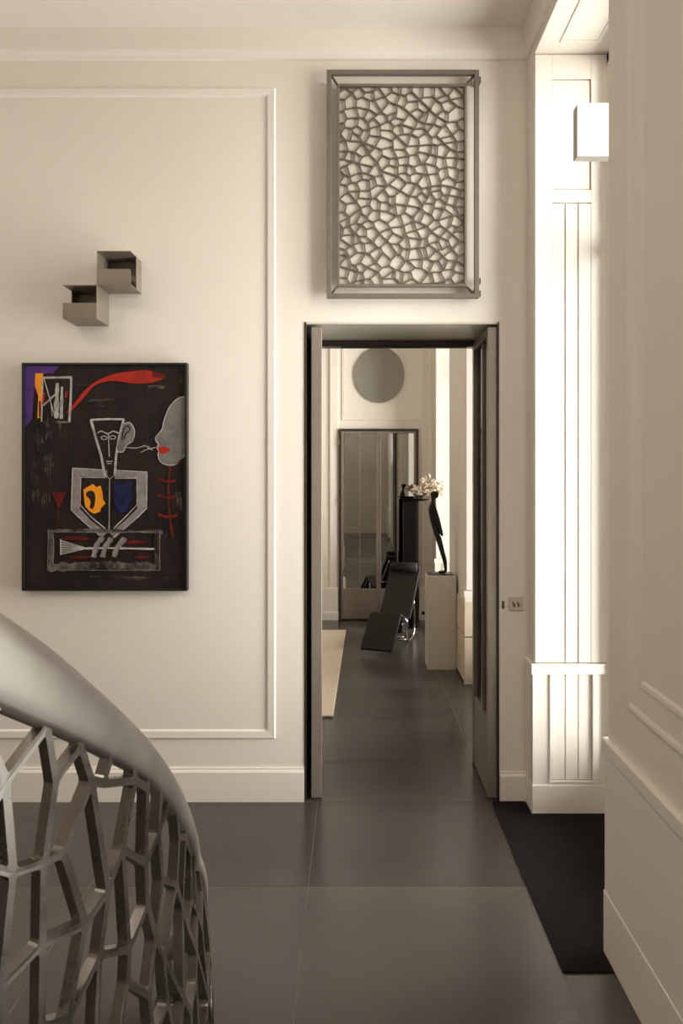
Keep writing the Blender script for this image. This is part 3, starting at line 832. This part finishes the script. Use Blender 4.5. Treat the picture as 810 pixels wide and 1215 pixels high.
# oval mirror above it
om = empty('oval_mirror', (.317, FW-.002, 3.068)); tag(om, 'smoked oval mirror on the far wall above the mirrored double door', 'mirror')
def ellprism(rx, rz, y0, y1, n=64):
    mb = MB(); mb.prism([(rx*math.cos(2*PI*i/n), rz*math.sin(2*PI*i/n)) for i in range(n)], 'y', y0, y1); return mb
ellprism(.310, .350, -.022, -.016).build('mirror_glass', 'mirror', om)
ellprism(.296, .336, -.016, 0).build('backing', 'black_plastic', om)

# socket low on the far wall
so = empty('wall_socket', (.860, FW-.050, .092)); tag(so, 'small round black socket on the baseboard right of the mirrored door', 'socket')
s_ = MB(); s_.prism([(.022*math.cos(2*PI*i/24), .022*math.sin(2*PI*i/24)) for i in range(24)], 'y', -.006, 0); s_.build('face_plate', 'black_plastic', so)
s_ = MB(); s_.prism([(.012*math.cos(2*PI*i/16), .012*math.sin(2*PI*i/16)) for i in range(16)], 'y', -.010, -.006); s_.build('outlet_insert', 'black_lac', so)

# ------------------------------------------------------------------ chaise
chs = empty('chaise_longue', (.335, 7.30, 0), math.radians(-18)); tag(chs, 'low black leather chaise longue with a neck roll before the mirrored door', 'lounge chair')
hw = .168
def sheet(pts, th, w_, parent, name, mat):
    """leather sling following (y,z) points, thickness downwards"""
    P = curve(pts, 5); mb = MB(); rings = []
    for i, (y, z) in enumerate(P):
        a, b2 = P[max(i-1, 0)], P[min(i+1, len(P)-1)]
        dy, dz = b2[0]-a[0], b2[1]-a[1]; l = math.hypot(dy, dz); ny, nz = dz/l*th, -dy/l*th
        rings.append([mb.bm.verts.new(v) for v in ((-w_, y, z), (w_, y, z), (w_, y+ny, z+nz), (-w_, y+ny, z+nz))])
    for i in range(len(rings)-1):
        for j in range(4): mb.bm.faces.new((rings[i][j], rings[i][(j+1) % 4], rings[i+1][(j+1) % 4], rings[i+1][j]))
    mb.bm.faces.new(rings[0]); mb.bm.faces.new(rings[-1][::-1])
    return mb.build(name, mat, parent, bevel=.006)
sheet([(-.375, .065), (-.20, .205), (-.04, .335), (0, .362)], .026, hw, chs, 'leg_rest', 'leather')
sheet([(.003, .362), (.04, .350), (.20, .285), (.33, .255)], .026, hw, chs, 'seat', 'leather')
sheet([(.333, .256), (.40, .290), (.60, .480), (.86, .750)], .026, hw*1.06, chs, 'backrest', 'leather')
nr = MB(); nr.tube([(-hw*.92, .80, .745), (-hw*.90, .80, .745), (hw*.90, .80, .745), (hw*.92, .80, .745)], [.045, .052, .052, .045], 20); nr.build('neck_roll', 'leather', chs)
# sprung steel base: two side hoops and cross bars
for sx in (-1, 1):
    x = sx*(hw-.030)
    pts = [(x, -.30, .088), (x, -.02, .308), (x, .06, .308), (x, .32, .216), (x, .42, .250), (x, .84, .68)]
    MB().tube(curve(pts, 6), .008, 10).build('side_rail', 'chrome', chs)
    x = sx*(hw+.004); hp_ = [(x, .16, .28), (x, .22, .10), (x, .27, .035), (x, .34, .010), (x, .46, .010), (x, .54, .03), (x, .60, .12), (x, .56, .40)]
    MB().tube(curve(hp_, 6), .009, 10).build('base_hoop', 'chrome', chs)
for y, z in ((.34, .010), (.24, .06), (.55, .35), (.0, .33)):
    MB().tube([(-hw+.03, y, z), (hw-.03, y, z)], .008, 10).build('cross_bar', 'chrome', chs)
MB().box(-.13, .13, .20, .50, .10, .22).build('underside_block', 'black_plastic', chs, bevel=.02)  # black block filling the underside of the chaise

# ------------------------------------------------------------------ pedestal and statue
pd = MB(); pd.box(.690, .955, 6.46, 6.74, .0, .876)
tag(pd.build('pedestal', 'plinth', bevel=.003), 'white square pedestal under the slim black statue', 'pedestal')
stt = empty('statue', (.862, 6.60, .876)); tag(stt, 'slim black bronze figure leaning back, hands behind, on the white pedestal', 'statue')
MB().box(-.165, .078, -.09, .09, .0, .008).build('base_plate', 'bronze_black', stt, bevel=.001)
def skinned(name, verts, edges_, radii, parent, mat, sub=2):
    me = bpy.data.meshes.new(name); me.from_pydata(verts, edges_, [])
    o = bpy.data.objects.new(name, me); COL.objects.link(o); o.parent = parent
    sk = o.modifiers.new('Skin', 'SKIN'); sk.use_smooth_shade = True
    ly = me.skin_vertices[0].data if me.skin_vertices else None
    if ly is None:
        bm = bmesh.new(); bm.from_mesh(me); bm.verts.layers.skin.verify(); bm.to_mesh(me); bm.free(); ly = me.skin_vertices[0].data
    for v, r in zip(ly, radii): r = tuple(q*1.14 for q in r) if isinstance(r, tuple) else r*1.14; v.radius = r if isinstance(r, tuple) else (r, r)
    ly[0].use_root = True
    ss = o.modifiers.new('Sub', 'SUBSURF'); ss.levels = sub; ss.render_levels = sub
    me.materials.append(M[mat])
    return o
# coordinates: x towards the window, origin under the heel ; z up
V = [(-.078, 0, .425)]; Rr = [.036]; E_ = []
def add(p, r, par):
    V.append(p); Rr.append(r); E_.append((par, len(V)-1)); return len(V)-1
wst = add((-.108, 0, .520), (.033, .030), 0); chst = add((-.122, 0, .615), (.043, .036), wst); nb = add((-.118, 0, .672), (.030, .026), chst); nk = add((-.108, 0, .700), .013, nb)
h1 = add((-.100, 0, .733), .027, nk); h2 = add((-.096, 0, .762), .030, h1); fc = add((-.122, 0, .742), .014, h1)
for sy in (-1, 1):
    th_ = add((-.066, sy*.020, .372), .026, 0); kn = add((-.022, sy*.021, .212), .019, th_); cf = add((.002, sy*.021, .130), .017, kn); an = add((.012, sy*.020, .046), .011, cf)
    fo_ = add((.010, sy*.022, .022), .012, an); ht = add((-.030, sy*.026, .018), .009, fo_); add((-.056, sy*.028, .016), .007, ht)
    sh = add((-.108, sy*.052, .650), .017, nb); el = add((-.066, sy*.066, .520), .014, sh); wr = add((-.036, sy*.040, .420), .010, el); hn = add((-.028, sy*.024, .388), .011, wr); add((-.022, sy*.018, .362), .008, hn)
skinned('figure_body', [(x, y, z) for x, y, z in V], E_, Rr, stt, 'bronze_black')
hr = MB(); hr.lathe([(.004, .0), (.026, .004), (.037, .018), (.041, .036), (.036, .054), (.022, .066), (.004, .070)], (-.094, 0, .722), 20, sx=1, sy=.9); hr.build('hair', 'bronze_black', stt)

# ------------------------------------------------------------------ tall black column with tray and dried bouquet
bc = MB(); bc.box(.585, .740, 8.17, 8.32, 0, 1.500)
tag(bc.build('black_column', 'black_lac', bevel=.004), 'tall narrow black column stand behind the chaise', 'pedestal')
tb = MB(); tb.lathe([(.05, 0), (.10, .004), (.155, .016), (.172, .028), (.166, .030), (.145, .020), (.09, .012), (.02, .010)], (.735, 8.245, 1.500), 28, sy=.55)
tag(tb.build('black_bowl', 'black_lac'), 'shallow black bowl on top of the tall black column', 'bowl')
bq = empty('dried_bouquet', (.790, 8.225, 1.532)); tag(bq, 'pale dried branches with papery leaves in the black bowl', 'dried flowers')
brg = random.Random(21); stems = MB(); leaves = MB()
def leaf(mb, p, d, l, w_):
    d = d.normalized(); s1 = d.cross(Vector((brg.uniform(-1, 1), brg.uniform(-1, 1), brg.uniform(-1, 1)))).normalized(); nn = d.cross(s1)
    pts = [(0, 0), (.25, .7), (.55, 1), (.85, .55), (1, 0), (.85, -.55), (.55, -1), (.25, -.7)]
    vs = [mb.bm.verts.new(p+d*l*a+s1*w_*b2+nn*(.15*l*(a*a)+.12*w_*b2*b2)) for a, b2 in pts]
    mb.bm.faces.new(vs)
for k in range(44):
    a_ = brg.uniform(0, 2*PI); rr = .185*math.sqrt(brg.uniform(.05, 1)); tip = Vector((.075+math.cos(a_)*rr*1.05, brg.uniform(-.12, .03), .10+math.sin(a_)*rr))
    if k < 4: tip = Vector((.24+k*.008, -.03, .03+.035*k))
    if tip.z < .05: tip.z = .05+.1*brg.random()
    mid = tip*.5+Vector((-.01, -.01, .05))
    pts = [Vector((0, 0, 0)).lerp(mid, t/3) if t <= 3 else mid.lerp(tip, (t-3)/3) for t in range(7)]
    stems.tube(pts, .0020, 5)
    for j in range(10):
        t = brg.uniform(.55, 1.0); p = mid.lerp(tip, (t-.5)*2)
        leaf(leaves, p, Vector((brg.uniform(-1, 1), brg.uniform(-1, .2), brg.uniform(-.5, 1))), brg.uniform(.030, .052), brg.uniform(.009, .016))
stems.build('stem', 'stem', bq); tag(leaves.build('leaves', 'leafdry', bq, normals=False), kind='stuff')

# ------------------------------------------------------------------ lights
def area(name, loc, rot, sx, sy, power, color):
    l = bpy.data.lights.new(name, 'AREA'); l.shape = 'RECTANGLE'; l.size = sx; l.size_y = sy; l.energy = power; l.color = color
    o = bpy.data.objects.new(name, l); COL.objects.link(o); o.location = loc; o.rotation_euler = rot; return o
DAY = (1, .955, .90)
PW = [25, 40, 250, 165, 225]
for (a, c), p in zip(WINS, PW):
    area('daylight', (XG+.12, (a+c)/2, 2.2), (0, PI/2, 0), 3.7, c-a-.12, p, DAY)
def spot(loc, tgt, power, ang=90, size=.06, color=(1, .90, .79)):
    l = bpy.data.lights.new('fill_spot', 'SPOT'); l.energy = power; l.color = color; l.spot_size = math.radians(ang); l.spot_blend = .9; l.shadow_soft_size = size  # unseen spots added under the ceiling as warm fill
    o = bpy.data.objects.new('fill_spot', l); COL.objects.link(o); o.location = loc
    o.rotation_euler = (Vector(tgt)-Vector(loc)).to_track_quat('-Z', 'Y').to_euler(); return o
spot((-.4, .4, CEIL-.02), (-.4, 2.6, 0), 90, 130, .25)
spot((-2.6, 1.0, CEIL-.02), (-2.4, 3.2, 0), 110, 130, .25)
spot((-.8, -1.6, CEIL-.02), (-.8, -1.2, 0), 60, 140, .25)
spot((-.6, 6.4, CEIL-.02), (-.3, 7.4, 0), 20, 130, .25)

for loc, p in (((.2, -.9, 2.0), 22), ((-3.2, -1.5, 1.9), 32), ((-3.4, 2.0, 1.9), 8), ((-2.6, 5.6, 1.9), 9)):  # unseen upward fills, added to brighten the ceiling and upper walls
    o_ = area('ceiling_fill', loc, (PI, 0, 0), .4, .4, p, (1, .90, .80))

wd = bpy.data.worlds.new('World'); SC.world = wd; wd.use_nodes = True
bg = wd.node_tree.nodes['Background']; bg.inputs['Color'].default_value = (1, .97, .92, 1); bg.inputs['Strength'].default_value = 2.5

# ------------------------------------------------------------------ camera
cam = bpy.data.cameras.new('camera'); co_ = bpy.data.objects.new('camera', cam); COL.objects.link(co_)
co_.location = (0, 0, EYE); co_.rotation_euler = (PI/2, 0, 0)
cam.sensor_fit = 'VERTICAL'; cam.sensor_height = 36; cam.sensor_width = 24
cam.lens = 820/1215*36
cam.shift_x = -15/1215; cam.shift_y = -47.5/1215
cam.clip_start = .02; cam.clip_end = 100
cam.dof.use_dof = True; cam.dof.focus_distance = 4.0; cam.dof.aperture_fstop = 11
SC.camera = co_
SC.view_settings.view_transform = 'Standard'; SC.view_settings.look = 'None'; SC.view_settings.gamma = 1; SC.view_settings.exposure = -.15
SC.view_settings.use_curve_mapping = False
SC.cycles.max_bounces = 10; SC.cycles.diffuse_bounces = 6; SC.cycles.glossy_bounces = 5; SC.cycles.transparent_max_bounces = 12
SC.cycles.use_denoising = True; SC.cycles.sample_clamp_indirect = 8; SC.cycles.caustics_reflective = False; SC.cycles.caustics_refractive = False
